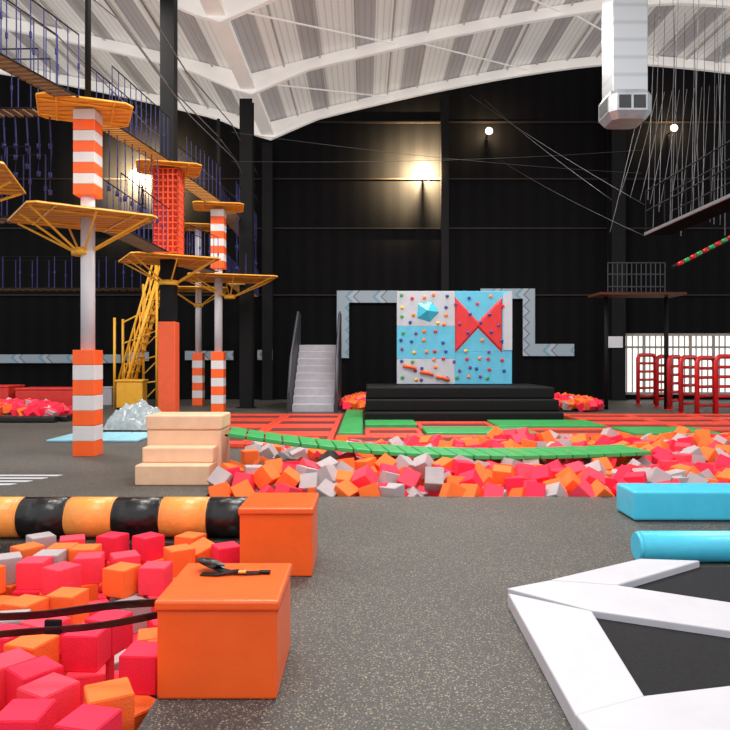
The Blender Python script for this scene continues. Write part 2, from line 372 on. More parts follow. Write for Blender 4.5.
try:
    bpy.ops.rigidbody.world_add(); rw=S.rigidbody_world
    rc=bpy.data.collections.new('rb'); rw.collection=rc
    rw.point_cache.frame_start=1; rw.point_cache.frame_end=150
    tmpo=[]
    def wallb(x0,x1,y0,y1,z0,z1):
        bm=BM(); box(bm,x0,x1,y0,y1,z0,z1); o=mk('tmpwall',bm,BLACKP,origin=((x0+x1)/2,(y0+y1)/2,(z0+z1)/2)); rc.objects.link(o)
        o.rigid_body.type='PASSIVE'; o.rigid_body.collision_shape='BOX'; o.rigid_body.friction=.2; tmpo.append(o)
    wallb(PX0-.5,PX1+.5,PY0-.5,PY1+.5,-.98,-.48)
    wallb(PX0-1,PX0,PY0-1,PY1+1,-.6,6); wallb(PX1,PX1+1,PY0-1,PY1+1,-.6,6)
    wallb(PX0-1,PX1+1,PY0-1,PY0,-.6,6); wallb(PX0-1,PX1+1,PY1,PY1+1,-.6,6)
    blocks=[]
    nx=int((PX1-PX0)/.29); ny=int((PY1-PY0)/.29)
    per=nx*ny; NT=300; layers=(NT+per-1)//per; lay=0; cnt=0
    for lay in range(layers):
        cells=[(i,j) for i in range(nx) for j in range(ny)]; random.shuffle(cells)
        m_=min(per,NT-cnt)
        for (i,j) in cells[:m_]:
            x=PX0+.17+(PX1-PX0-.34)*i/(nx-1)+random.uniform(-.02,.02); y=PY0+.17+(PY1-PY0-.34)*j/(ny-1)+random.uniform(-.02,.02)
            o=bpy.data.objects.new('foam_cube',FM[pickcol([34,29,18,19])]); COL.objects.link(o)
            o.location=(x,y,-.2+lay*.35); o.rotation_euler=[random.uniform(0,6.28) for _ in range(3)]
            rc.objects.link(o); o.rigid_body.type='ACTIVE'; o.rigid_body.collision_shape='BOX'; o.rigid_body.friction=.45; o.rigid_body.mass=.2
            o.rigid_body.linear_damping=.1; o.rigid_body.angular_damping=.4; o.rigid_body.use_margin=True; o.rigid_body.collision_margin=0
            blocks.append(o); cnt+=1
    for fr in range(1,151): S.frame_set(fr)
    dg=bpy.context.evaluated_depsgraph_get()
    mats=[o.evaluated_get(dg).matrix_world.copy() for o in blocks]
    res=[([k for k,v in FM.items() if v==o.data][0],m4) for o,m4 in zip(blocks,mats)]
    for o in blocks+tmpo: bpy.data.objects.remove(o,do_unlink=True)
    bpy.ops.rigidbody.world_remove(); bpy.data.collections.remove(rc); S.frame_set(1)
    near=[(c,m) for c,m in res if m.translation.z<(.10 if m.translation.y>5.4 else .2)]
    print('RB removed high',len(res)-len(near),'max z',max(m.translation.z for _,m in near))
except Exception as ex:
    print('RB FAIL',ex)
    for o in list(bpy.data.objects):
        if o.name.startswith('foam_cube') or o.name.startswith('tmpwall'): bpy.data.objects.remove(o,do_unlink=True)
    for lay in range(2):
        x=PX0+.12
        while x<PX1-.1:
            y=PY0+.12
            while y<PY1-.1:
                near.append((pickcol([34,34,20,12]),Matrix.Translation((x+random.uniform(-.04,.04),y+random.uniform(-.04,.04),-.2+lay*.2+random.uniform(-.04,.06)))@Euler([random.uniform(0,6.28) for _ in range(3)]).to_matrix().to_4x4())); y+=.25
            x+=.25
def inview(p):
    px=365+p.x*F/p.y; py=360-(p.z-H)*F/p.y
    return -30<px<760 and py<765
top=[]; fill=[]
for col,m4 in near:
    t=m4.translation
    higher=sum(1 for c,m in near if (m.translation.xy-t.xy).length<.12 and m.translation.z>t.z+.11)
    (top if (higher==0 and inview(t)) else fill).append((col,m4))
print('near individuals',len(top),'fill',len(fill))
for col,m4 in top:
    add_foam(col,m4.translation,m4.to_euler(),'foam cubes in the front pit')
merge_foam(fill,'foam_cube_fill','loose orange, red and grey foam cubes filling the pit')
# middle pit
mid=[]
sp=.25; MS=1.16
for lay in range(3):
    y=MY0+.14+(0,.12,.02)[lay]
    while y<MY1-.08:
        x=MX0+.14+(0,.12,.02)[lay]
        while x<MX1-.1:
            if abs(x)/y<.62:
                hgt=.05*M.sin(x*1.3+y)*M.sin(y*1.7+1)+ .15*max(0,(y-9.6)/2.9)*(1 if x>2.2 else .15)+ .08*M.exp(-((x+.6)**2+(y-9.0)**2)/1.2)
                z=.05-.19*(2-lay)+hgt+random.uniform(-.08,.08)
                if y<MY0+.3: z=min(z,-.01)
                if lay==2 and random.random()<.25: x+=sp; continue
                mid.append((pickcol([40,21,16,23] if x>-.1 else [36,13,11,40]),Matrix.Translation((x+random.uniform(-.06,.06),y+random.uniform(-.06,.06),z))@Euler([random.uniform(0,6.28) for _ in range(3)]).to_matrix().to_4x4()@Matrix.Scale(MS,4)))
            x+=sp
        y+=sp
mid_top=sorted([it for it in mid if it[1].translation.z>-.10],key=lambda it: it[1].translation.y)
nind=max(0,min(len(mid_top),300-len(top)))
ind=mid_top[:nind]; ids=set(id(i) for i in ind)
for col,m4 in ind: add_foam(col,m4.translation,m4.to_euler(),'foam cubes in the large pit',MS)
merge_foam([i for i in mid if id(i) not in ids],'foam_cube_fill','heaped orange, red and grey foam cubes in the large pit')
def heap(x0,x1,y0,y1,h,n,lab,wts=(40,35,15,10)):
    it=[]
    for i in range(n):
        u,v=random.random(),random.random()
        x=x0+(x1-x0)*u; y=y0+(y1-y0)*v
        z=h*(4*u*(1-u))**.5*(4*v*(1-v))**.5*random.uniform(.6,1)+.14
        it.append((pickcol(wts),Matrix.Translation((x,y,z))@Euler([random.uniform(0,6.28) for _ in range(3)]).to_matrix().to_4x4()@Matrix.Scale(1.2,4)))
    merge_foam(it,'foam_cube_heap',lab)
heap(-11.5,-8.25,18.4,19.8,.28,200,'heap of crimson and orange foam cubes behind low wall',(15,60,20,5))
heap(5.2,7.4,21.6,23.5,.25,140,'heap of red and orange foam cubes beside black platform')
heap(-.68,1.6,21.4,24.5,.3,200,'low loose pile of orange and red foam cubes beside grey stairs',(60,20,10,10))

# ---------------- cyan bars ----------------
e=empty('balance_bar',(4,7.15,0),'long cyan vinyl balance bar lying on the floor','padded bar')
bm=BM(); box(bm,2.66,5.6,6.92,7.42,.01,.3); mk('body',bm,CYAN,e,bevel=.025)
bm=BM(); box(bm,2.68,5.58,6.94,7.40,0,.03); mk('base',bm,BLACKV,e)
e=empty('padded_roller',(3.4,5.56,0),'cyan vinyl padded roller lying on the floor','padded roller')
bm=BM(); tube(bm,(2.18,5.56,.12),(4.9,5.56,.12),.12,32); mk('body',bm,CYAN,e)
bm=BM(); tube(bm,(2.15,5.56,.12),(2.18,5.56,.12),.105,32,0,.12); mk('end_cap',bm,CYAN,e)

# ---------------- white framed trampolines ----------------
def g(px,py,z=.1):
    d=(H-z)*F/(py-360); return (X(px,d),d)
tr=empty('trampoline',(1.8,3.7,0),'low trampoline with white padded frame and black beds','trampoline')
def pad(pts,z=.1):
    bm=BM(); prism(bm,pts,0,z); mk('frame_pad',bm,WHITEV,tr,bevel=.01)
A=g(507,588);B=g(549,580);Cq=g(592,610);Dq=g(645,695);Eq=g(576,714)
Pq=g(700,561);Qq=g(640,559);Rq=g(618,585)
far=lambda a,b,t:(a[0]+(b[0]-a[0])*t,a[1]+(b[1]-a[1])*t)
up1=g(730,602); lo1=g(730,630); lb=g(730,685)
U=far(Rq,up1,2.2); V=far(Cq,lo1,1.9)
pad([B,Rq,U,V,Cq,A])
pad([far(B,Rq,.02),Qq,Pq,Rq],.105)
pad([g(508,592),Cq,Dq,Eq],.095)
W=far(Dq,lb,2.2)
pad([Eq,Dq,W,(W[0],W[1]-.5),(Eq[0]+.05,Eq[1]-.42)],.1)
bm=BM(); prism(bm,[Cq,V,W,Dq],.03,.055); mk('jump_bed',bm,BEDM,tr)
bm=BM(); prism(bm,[Rq,Pq,(Pq[0]+1.2,Pq[1]),(U[0]+.6,U[1])],.03,.055); mk('jump_bed',bm,BEDM,tr)

# ---------------- padded steps ----------------
e=empty('padded_steps',(-2.4,9.4,0),'cream vinyl padded steps beside foam pit','steps')
bm=BM(); box(bm,-2.93,-1.98,8.9,9.25,0,.26); mk('step',bm,CREAM,e,bevel=.02)
bm=BM(); box(bm,-2.91,-1.98,9.13,9.4,.26,.46); mk('step',bm,CREAM,e,bevel=.02)
bm=BM(); box(bm,-2.9,-1.98,9.25,9.42,.0,.26); mk('step_base',bm,CREAM,e,bevel=.01)
bm=BM(); box(bm,-2.93,-1.93,9.4,10.0,0,.66); mk('block',bm,CREAM,e,bevel=.02)
bm=BM(); box(bm,-2.94,-1.92,9.38,10.01,.664,.86); mk('block_top',bm,CREAM,e,bevel=.025)

# green segmented bridge
def seg_bridge(fn,nseg,w,t,lab,loc):
    e=empty('segmented_bridge',loc,lab,'bridge')
    pp=[Vector(fn(i/nseg)) for i in range(nseg+1)]
    for a,b in zip(pp[:-1],pp[1:]):
        d=(b-a); s=d.cross(Vector((0,0,1))).normalized(); nn=s.cross(d).normalized()
        bm=BM(); obox(bm,(a+b)/2,(d.length*.93,w,t),Matrix((d.normalized(),s,nn)).transposed()); mk('bridge_segment',bm,GREENV,e,bevel=.01,seg=2)
    for sg in (-1,1):
        bm=BM(); cpath(bm,[p+Vector((0,sg*w*.36,-t*.3)) for p in pp],.015,6); mk('cable',bm,BLACKP,e)
seg_bridge(lambda t:(-1.86+5.9*t,9.6+.8*t,.27+.35*(1-t)**2.6-.05*M.sin(M.pi*t)),25,.85,.06,'green padded segmented bridge crossing the foam pit',(1.1,10.2,.1))

# ---------------- trampolines field ----------------
def tramp(x0,x1,y0,y1,padm,bedm,lab,w=.34):
    e=empty('trampoline',((x0+x1)/2,(y0+y1)/2,0),lab,'trampoline','trampoline court')
    sw=w*.3
    for (a,b,c,d) in ((x0,x1,y0,y0+w),(x0,x1,y1-w,y1),(x0,x0+sw,y0+w,y1-w),(x1-sw,x1,y0+w,y1-w)):
        bm=BM(); box(bm,a+.002,b-.002,c+.002,d-.002,0.0,.09); mk('frame_pad',bm,padm,e,bevel=.015,seg=2)
    bm=BM(); box(bm,x0+sw,x1-sw,y0+w,y1-w,.03,.055); mk('jump_bed',bm,bedm,e)
RL='orange-red padded floor trampoline with brown bed'
for i in range(4):
    for xx in (-3.75,-2.18): tramp(xx,xx+1.565,12.7+i*1.75,14.445+i*1.75,REDV,BEDR,RL,.4)
def gpad(x0,x1,y0,y1,m=GREENV,lab='solid green vinyl floor pad between trampolines',h_=.13):
    e=empty('floor_pad',((x0+x1)/2,(y0+y1)/2,0),lab,'floor pad')
    n=max(1,int((y1-y0)/1.6)); h=(y1-y0)/n
    for i in range(n):
        bm=BM(); box(bm,x0,x1,y0+i*h+.01,y0+(i+1)*h-.01,0,h_); mk('pad_section',bm,m,e,bevel=.02,seg=2)
gpad(-.55,-.05,14.2,20.8)
for (a,b) in ((-.58,.85),(.855,2.65),(2.655,4.03),(4.035,5.42)): tramp(a,b,12.7,14.14,REDV,BEDR,RL,.36)
gpad(0,1.2,16.1,17.25); gpad(3.0,5.42,15.7,17.25)
for (a,b) in ((0,1.2),(3.52,5.42)): tramp(a,b,14.16,15.6,REDV,BEDR,RL,.36)
gpad(1.25,3.48,14.2,15.5)
tramp(1.22,2.98,15.62,17.25,REDV,BEDR,RL,.38)
for i in range(5):
    for xx in (5.45,7.21,8.97,10.73):
        yy=12.7+i*1.4
        if xx/yy<.62:
            if i==1 and xx<6: gpad(xx,xx+1.75,yy,yy+1.38)
            else: tramp(xx,xx+1.755,yy,yy+1.395,REDV,BEDR,RL,.34)

# ---------------- black tiered platform ----------------
e=empty('tiered_platform',(2.5,18.6,0),'black vinyl padded tiered platform beneath climbing wall','platform')
for i,(y0,zz) in enumerate(((17.4,0),(17.75,.3),(18.1,.6))):
    bm=BM(); box(bm,0.0+.02*i,4.95-.02*i,y0,21,zz,zz+.295); mk('tier',bm,BLACKM,e,bevel=.04)
cw=empty('climbing_wall',(2.55,20.15,.895),'blue and grey climbing wall with red bow-tie panel','climbing wall')
d=20.0
def cx(px): return X(px,d)
def cz(py): return Z(py,d)
GP=mat('panel_grey',(192,198,208),.5,.05,4,.03); RP=mat('panel_red',(220,44,48),.45,.06,5,.03)
def cpanel(a,b,c,dd,m,lab=None):
    bm=BM(); box(bm,cx(a),cx(b),d,d+.2,cz(dd),cz(c)); return mk('panel',bm,m,cw,bevel=.01,label=lab)
cpanel(397,455,291,326,GP,'grey panel'); cpanel(397,455,326,359,BLUEV,'blue panel'); cpanel(397,455,359,384,GP,'grey panel')
cpanel(455,512,291,352,BLUEV,'blue panel'); cpanel(455,512,352,384,BLUEV,'blue panel')
bm=BM(); prismY(bm,[(cx(503),cz(294)),(cx(512),cz(291)),(cx(512),cz(350)),(cx(503),cz(350))],d-.03,d-.001); mk('edge_panel',bm,GP,cw)
def redtri(pts):
    bm=BM(); mid_=(sum(p[0] for p in pts)/3,sum(p[1] for p in pts)/3)
    lo=[bm.verts.new((cx(p[0]),d-.005,cz(p[1]))) for p in pts]
    hi=[bm.verts.new((cx(p[0]*.85+mid_[0]*.15),d-.06,cz(p[1]*.85+mid_[1]*.15))) for p in pts]
    for i in range(3): bm.faces.new((lo[i],lo[(i+1)%3],hi[(i+1)%3],hi[i]))
    bm.faces.new(lo); bm.faces.new(hi); mk('volume',bm,RP,cw,label='flat red triangular wedge')
redtri([(455,297),(481,325),(455,353)]); redtri([(475,325),(502,297),(502,353)])
bm=BM(); pts=[(418,304),(432,302),(439,312),(430,322),(417,318)]
lo=[bm.verts.new((cx(p[0]),d-.005,cz(p[1]))) for p in pts]; ap=bm.verts.new((cx(427),d-.22,cz(311)))
for k in range(5): bm.faces.new((lo[k],lo[(k+1)%5],ap))
bm.faces.new(lo)
mk('volume',bm,CYAN,cw,label='faceted blue wedge')
hm={}
for nm,c in (('red',(220,40,50)),('yellow',(240,190,40)),('green',(60,160,80)),('orange',(250,130,40)),('purple',(130,60,130)),('navy',(40,60,140))):
    bm=BM(); bmesh.ops.create_icosphere(bm,subdivisions=2,radius=.05)
    for v in bm.verts: v.co*=random.uniform(.85,1.15); v.co.y*=.7
    me=bpy.data.meshes.new('hold_'+nm); bm.to_mesh(me); bm.free(); me.materials.append(mat('hold_'+nm,c,.5,.1,5,0)); hm[nm]=me
for iy,py in enumerate(range(297,382,9)):
    for ix,px in enumerate(range(402,512,11)):
        inb=455<px<503 and 296<py<352
        if inb and (ix+iy)%2: continue
        if 414<px<440 and 300<py<323: continue
        if random.random()<.25: continue
        o=bpy.data.objects.new('hold',hm[random.choice(list(hm))]); COL.objects.link(o); o.parent=cw
        o.location=Vector((cx(px+random.uniform(-3,3)),d-(.075 if inb else .03),cz(py+random.uniform(-2,2))))-ORI[cw.name]
for (a,b) in ((403,366),(420,372),(436,377)):
    bm=BM(); cpath(bm,[(cx(a),d-.06,cz(b)),(cx(a+6),d-.1,cz(b+.5)),(cx(a+13),d-.06,cz(b+3))],.05,8); mk('ledge_hold',bm,ORANGE,cw,smooth=True)
bm=BM(); box(bm,cx(400),cx(510),d+.2,d+.9,.9,cz(296)); mk('support_frame',bm,BLACKP,cw)

# ---------------- grey stairs ----------------
e=empty('padded_staircase',(-1.6,22.8,0),'grey staircase with tall black side guards','staircase')
xa,xb=-2.25,-.95; n=9; prof=[(21.5,0)]
for i in range(n):
    prof+= [(21.5+i*.3,(i+1)*.235),(21.5+(i+1)*.3,(i+1)*.235)]
prof+=[(21.5+n*.3+.6,n*.235),(21.5+n*.3+.6,0)]
bm=BM(); prismX(bm,prof,xa,xb); mk('stair_flight',bm,GREYV,e,bevel=.015,seg=2)
for xx in (xa-.12,xb+.02):
    bm=BM(); prismX(bm,[(21.3,0),(21.3,.55),(22.0,1.7),(24.2,3.2),(24.75,3.2),(24.75,0)],xx,xx+.1); sg=mk('side_guard',bm,mat('guard_dark',(44,44,52),.5,.15,4,.03),e)
    bm=BM(); cpath(bm,[(xx+.05,21.3,.6),(xx+.05,22.0,1.76),(xx+.05,24.2,3.26),(xx+.05,24.75,3.26)],.03,8); mk('handrail',bm,mat('guard_rail_grey',(90,90,98),.5,.15,4,.03),sg)

# ---------------- rope course towers ----------------
def stripe_pad(e,x,y,z0,z1,r,n,first=0):
    h=(z1-z0)/n
    for i in range(n):
        bm=BM(); box(bm,x-r,x+r,y-r,y+r,z0+i*h,z0+(i+1)*h-.003)
        k=(i+first)%2
        mk('post_pad',bm,ORANGE if k==0 else PADW,e,bevel=.008,seg=2,label='orange pad band' if k==0 else 'white pad band')
def deck(e,x,y,z,wx,wy,rot=0,struts=True,pr=.15,notch=.12):
    ct=[(-wx/2,-wy/2+notch),(-wx/2+notch,-wy/2),(wx/2-notch,-wy/2),(wx/2,-wy/2+notch),(wx/2,wy/2-notch),(wx/2-notch,wy/2),(-wx/2+notch,wy/2),(-wx/2,wy/2-notch)]
    c,s=math.cos(rot),math.sin(rot); tf=lambda a,b:(x+a*c-b*s,y+a*s+b*c)
    pts=[tf(a,b) for a,b in ct]
    bm=BM(); prism(bm,pts,z,z+.02); dk=mk('deck',bm,DECKM,e,origin=(x,y,z))
    bm=BM()
    for i in range(8):
        a,b=pts[i],pts[(i+1)%8]; tube(bm,(a[0],a[1],z-.005),(b[0],b[1],z-.005),.013,6)
    for t in (-.3,.3):
        p,q=tf(t*wx,-wy*.48),tf(t*wx,wy*.48); tube(bm,(p[0],p[1],z-.02),(q[0],q[1],z-.02),.018,6)
        p,q=tf(-wx*.48,t*wy),tf(wx*.48,t*wy); tube(bm,(p[0],p[1],z-.02),(q[0],q[1],z-.02),.018,6)
    mk('deck_frame',bm,YEL,dk)
    if struts:
        for i in range(8):
            p=far(pts[i],pts[(i+1)%8],.5) if i%2 else pts[i]; bm=BM(); dx,dy=p[0]-x,p[1]-y; l=math.hypot(dx,dy)
            tube(bm,(x+dx/l*pr,y+dy/l*pr,z-.55),(p[0]*.95+x*.05,p[1]*.95+y*.05,z-.03),.02,6); mk('strut',bm,YEL,dk)
        bm=BM(); tube(bm,(x,y,z-.62),(x,y,z-.5),pr+.02,16); mk('collar',bm,YEL,dk)
GRP='ropes course towers'
ax,ay=-4.67,11.8
tA=empty('ropes_course_tower',(ax,ay,0),'white post tower with orange-striped padding and yellow decks','climbing tower',GRP)
stripe_pad(tA,ax,ay,0,1.77,.185,7,0)
bm=BM(); tube(bm,(ax,ay,1.7),(ax,ay,4.0),.115,20); mk('post',bm,WHITEP,tA)
deck(tA,ax-.1,ay,3.98,2.0,1.9,.62)
stripe_pad(tA,ax,ay,4.35,5.78,.18,8,0)
bm=BM(); tube(bm,(ax,ay,4.01),(ax,ay,4.35),.115,20); mk('post',bm,WHITEP,tA)
deck(tA,ax-.05,ay,5.8,1.45,1.25,.4,False)
bm=BM(); tube(bm,(ax,ay,5.83),(ax,ay,9.5),.05,12); mk('mast',bm,BLACKP,tA)
bx,by=-4.82,17.2
tB=empty('ropes_course_tower',(bx,by,0),'black column tower with orange base pad and red net tube','climbing tower',GRP)
bm=BM(); box(bm,bx-.21,bx+.21,by-.21,by+.21,0,Z(322,by)); mk('post_pad',bm,mat('vinyl_burnt_orange',(230,92,48),.45,.06,5,.05),tB,bevel=.03)
bm=BM(); box(bm,bx-.17,bx+.17,by-.17,by+.17,Z(322,by),zr(bx)-.5); mk('column',bm,BLACKP,tB)
deck(tB,bx,by,4.05,2.1,1.9,.5,True,.22)
deck(tB,bx,by,6.3,1.5,1.3,.3,False)
nr=.29; nets=[4.2+i*.145 for i in range(15)]
bm=BM()
for z in nets:
    path(bm,[(bx-nr,by-nr,z),(bx+nr,by-nr,z),(bx+nr,by+nr,z),(bx-nr,by+nr,z),(bx-nr,by-nr,z)],.021,5)
for k in range(6):
    o=-nr+k*nr*2/5
    for p in ((bx+o,by-nr),(bx+nr,by+o),(bx-nr,by+o),(bx+o,by+nr)): tube(bm,(p[0],p[1],4.2),(p[0],p[1],6.24),.021,5)
nc=mk('climbing_net',bm,NETR,tB,label='open orange-red rope net')
bm=BM(); box(bm,bx-.2,bx+.2,by-.2,by+.2,4.2,6.24); mk('net_core',bm,mat('net_core_red',(206,66,36),.7,.2,10,.1),nc)
gx,gy=-4.5,21.5
tC=empty('ropes_course_tower',(gx,gy,0),'white post tower with striped padding further along course','climbing tower',GRP)
stripe_pad(tC,gx,gy,0,1.85,.19,7,0)
bm=BM(); tube(bm,(gx,gy,1.8),(gx,gy,4.1),.12,20); mk('post',bm,WHITEP,tC)
deck(tC,gx+.35,gy,4.1,2.6,2.2,.3,True)
stripe_pad(tC,gx,gy,4.4,6.2,.2,8,0)
bm=BM(); tube(bm,(gx,gy,4.13),(gx,gy,4.4),.12,20); mk('post',bm,WHITEP,tC)
deck(tC,gx,gy,6.3,1.5,1.3,.2,False)
bm=BM(); tube(bm,(gx,gy,6.33),(gx,gy,9),.05,12); mk('mast',bm,BLACKP,tC)
hx,hy=-5.9,24.8
tD=empty('ropes_course_tower',(hx,hy,0),'slim white post tower near the end wall','climbing tower',GRP)
stripe_pad(tD,hx,hy,0,1.85,.18,7,0)
bm=BM(); tube(bm,(hx,hy,1.8),(hx,hy,6.3),.11,16); mk('post',bm,WHITEP,tD)
deck(tD,hx,hy,4.1,2.0,1.8,.2,True); deck(tD,hx,hy,6.3,1.6,1.4,.2,False)
tE=empty('ropes_course_tower',(-6.0,8.6,0),'white post tower with yellow deck and striped padding','climbing tower',GRP)
stripe_pad(tE,-6.0,8.6,0,1.8,.18,7,0)
bm=BM(); tube(bm,(-6.0,8.6,1.7),(-6.0,8.6,4.0),.115,20); mk('post',bm,WHITEP,tE)
deck(tE,-5.6,9.0,4.0,2.0,1.8,.3)

# rope bridges: narrow slatted decks with vertical ropes
def bridge(a,b,w,lab,hr=1.0,step=.17,rad=.009,slat=SLAT,hs=2):
    a=Vector(a);b=Vector(b); L=(b-a).length; d=(b-a).normalized(); s=d.cross(Vector((0,0,1))).normalized()
    e=empty('rope_bridge',tuple((a+b)/2),lab,'rope bridge','rope bridges of the ropes course')
    n=max(4,int(L/step)); pts=[a.lerp(b,i/n) for i in range(n+1)]
    bm=BM()
    for p in pts[1:-1]: obox(bm,p,(step*.6,w,.03),Matrix((d,s,Vector((0,0,1)))).transposed())
    mk('walk_slats',bm,slat,e)
    for sg in (-1,1):
        o=s*sg*w/2
        bm=BM(); tube(bm,a+o,b+o,.014,6); mk('foot_cable',bm,BLACKP,e)
        bm=BM(); tube(bm,a+o+Vector((0,0,hr)),b+o+Vector((0,0,hr)),.012,6); mk('handrail_cable',bm,BLACKP,e)
        bm=BM()
        for i in range(0,n+1,hs):
            q=pts[i]+o+Vector((0,0,hr)); mid_=(pts[i]+o+q)/2
            tube(bm,pts[i]+o,q,rad,5)
            if i%4==0: tube(bm,mid_-Vector((0,0,.04)),mid_+Vector((0,0,.04)),rad*2.4,6)
        mk('hanger_ropes',bm,ROPE,e)
YS=mat('slat_yellow',(190,138,64),.6,.15,9,.03)
BL='slatted rope bridge with navy hanger ropes'; UL='upper slatted rope bridge with navy hanger ropes'
bridge((-4.75,12.9,4.05),(-4.8,16.2,4.1),.5,BL,1.0)
bridge((-4.8,18.2,4.1),(-4.5,20.3,4.15),.5,BL,1.0)
bridge((-4.7,12.45,5.83),(-4.8,16.5,6.3),.4,UL,slat=YS)
bridge((-4.8,17.9,6.3),(-4.5,20.8,6.3),.5,UL,slat=YS)
bridge((-4.4,22.3,6.3),(-4.55,27.6,6.3),.6,'upper rope bridge reaching the end wall')
bridge((-4.2,22.8,4.1),(-4.5,27.6,4.1),.6,'lower rope bridge reaching the end wall',1.0,slat=YS)
bridge((-4.95,8.4,5.5),(-4.75,11.2,5.8),.35,UL)
bridge((-5.7,12.2,4.05),(-11,12.6,4.05),.5,'lower rope bridge crossing sideways between towers',1.2,.2,.011)
bridge((-5.5,12.0,5.85),(-11,12.3,5.9),.4,'upper rope bridge crossing sideways between towers')
bridge((-7.2,24.8,4.1),(-15,24.8,4.1),.9,'far rope bridge crossing sideways near end wall',1.1,.3,.016)
e=empty('hanging_knot_ropes',(-6.4,12.3,4.2),'row of navy knotted ropes hanging between the bridge levels','hanging ropes')
for i in range(16):
    x=-5.45-i*.2; zb=4.5+.45*abs(M.sin(i*.8)); bm=BM(); cpath(bm,[(x,12.1,5.8),(x+.02,12.12,5.2),(x,12.1,zb)],.013,6)
    for z in (5.3,zb+.3,zb): tube(bm,(x,12.12,z-.04),(x,12.12,z+.04),.032,8)
    mk('knotted_rope',bm,ROPE,e)
e=empty('hanging_knot_ropes',(-4.9,19.5,4.2),'row of navy knotted ropes hanging along the course','hanging ropes')
for i in range(9):
    y=22.9+i*.5; bm=BM(); cpath(bm,[(-4.2,y,6.25),(-4.19,y,5.3),(-4.2,y,4.5)],.025,6)
    for z in (5.3,4.6): tube(bm,(-4.19,y,z-.05),(-4.19,y,z+.05),.05,8)
    mk('knotted_rope',bm,ROPE,e)
e=empty('hanging_knot_ropes',(-4.5,14.5,4.8),'row of navy knotted ropes hanging under the upper bridge','hanging ropes')
for i in range(8):
    y=12.9+i*.43; zt=5.83+.47*(y-12.45)/4.05; bm=BM(); cpath(bm,[(-4.72,y,zt-.05),(-4.71,y,5.3),(-4.72,y,4.75)],.013,6)
    tube(bm,(-4.72,y,4.72),(-4.72,y,4.82),.036,8)
    mk('knotted_rope',bm,ROPE,e)
e=empty('overhead_cable_run',(-4.7,15,8),'grey overhead safety cables along the ropes course','cable')
for off,z_,r in ((0,8.0,.018),(.4,8.4,.018),(.5,7.3,.014),(-.5,7.0,.014)):
    bm=BM(); cpath(bm,[(-5.4+off,8.6,z_),(ax+off,ay,z_+.05),(bx+off+.02,by-.0,z_+.3),(gx+off,gy,z_+.45),(-4.35+off*.3,27.8,z_+.5)],r,5); mk('cable',bm,ROPEG,e)

# yellow stair tower
e=empty('yellow_stair_tower',(-7.5,24,0),'yellow steel open-frame access stair rising to the ropes course','staircase')
sx0,sx1=-8.15,-6.95
for yy in (23.2,24.0):
    bm=BM(); tube(bm,(sx0,yy,0),(sx1,yy,4.1),.06,8); mk('stringer',bm,YEL,e)
    bm=BM(); tube(bm,(sx0,yy,1.0),(sx1,yy,5.1),.04,8); tube(bm,(sx0,yy,.5),(sx1,yy,4.6),.03,8)
    for i in range(8): t=i/7; tube(bm,(sx0+(sx1-sx0)*t,yy,4.1*t),(sx0+(sx1-sx0)*t,yy,4.1*t+1.0),.025,6)
    mk('handrail',bm,YEL,e)
for i in range(1,17):
    t=i/17; bm=BM(); box(bm,sx0+(sx1-sx0)*t-.1,sx0+(sx1-sx0)*t+.1,23.2,24.0,4.1*t-.02,4.1*t+.02); mk('tread',bm,YEL,e)
for xx,yy,hh in ((-6.9,23.2,5.2),(-6.9,24.0,5.2),(-8.3,23.2,3.0),(-8.3,24.0,3.0),(-7.6,24.0,4.2)):
    bm=BM(); tube(bm,(xx,yy,0),(xx,yy,hh),.045,8); mk('post',bm,YEL,e)
for z in (.9,1.8,2.7,3.6):
    bm=BM(); tube(bm,(-6.9,23.2,z),(-6.9,24.0,z),.03,6); mk('brace_rail',bm,YEL,e)
    bm=BM(); tube(bm,(-8.3,24.0,z*.8),(-6.9,24.0,z),.028,6); mk('brace_rail',bm,YEL,e)
    bm=BM(); tube(bm,(-7.6,24.0,z-.7),(-6.9,24.0,z),.022,6); mk('brace_rail',bm,YEL,e)
e=empty('yellow_equipment_case',(-7.6,22.8,0),'yellow padded equipment case under the stair','case')
bm=BM(); box(bm,-8.0,-7.15,22.5,23.0,.05,.9); mk('body',bm,YEL,e,bevel=.04)
bm=BM(); box(bm,-8.03,-7.12,22.47,23.03,.9,.97); mk('lid',bm,YEL,e,bevel=.02)
bm=BM(); box(bm,-8.0,-7.15,22.5,23.0,0,.05); mk('base',bm,BLACKP,e)

def simple_block(x0,x1,y0,y1,h,m,lab,grp=None):
    e=empty('padded_block',((x0+x1)/2,(y0+y1)/2,0),lab,'padded block',grp)
    bm=BM(); box(bm,x0,x1,y0,y1,0,h-.06); mk('body',bm,m,e,bevel=.03)
    bm=BM(); box(bm,x0-.01,x1+.01,y0-.01,y1+.01,h-.06,h); mk('lid',bm,m,e,bevel=.02)
DR=mat('vinyl_dark_red',(196,48,40),.45,.1,5,.05)
simple_block(-10.2,-8.5,20.4,21.4,.78,DR,'dark red padded block behind foam heap','dark red padded blocks')
simple_block(-12.4,-10.4,20.4,21.4,.85,DR,'dark red padded block behind foam heap','dark red padded blocks')
simple_block(-9.6,-8.9,24.6,25.2,.65,GREYV,'grey padded block standing near the end wall')
e=empty('pit_border',(-9.8,17.9,0),'low dark padded border in front of foam heap','padded border')
bm=BM(); box(bm,-12,-7.9,17.8,18.1,0,.16); mk('front_pad',bm,BLACKV,e,bevel=.04)
bm=BM(); box(bm,-7.95,-7.7,18.1,20.2,0,.16); mk('side_pad',bm,BLACKV,e,bevel=.04)
e=empty('crash_mat',(-5.2,15,0),'pale blue folding mat lying on the floor','mat')
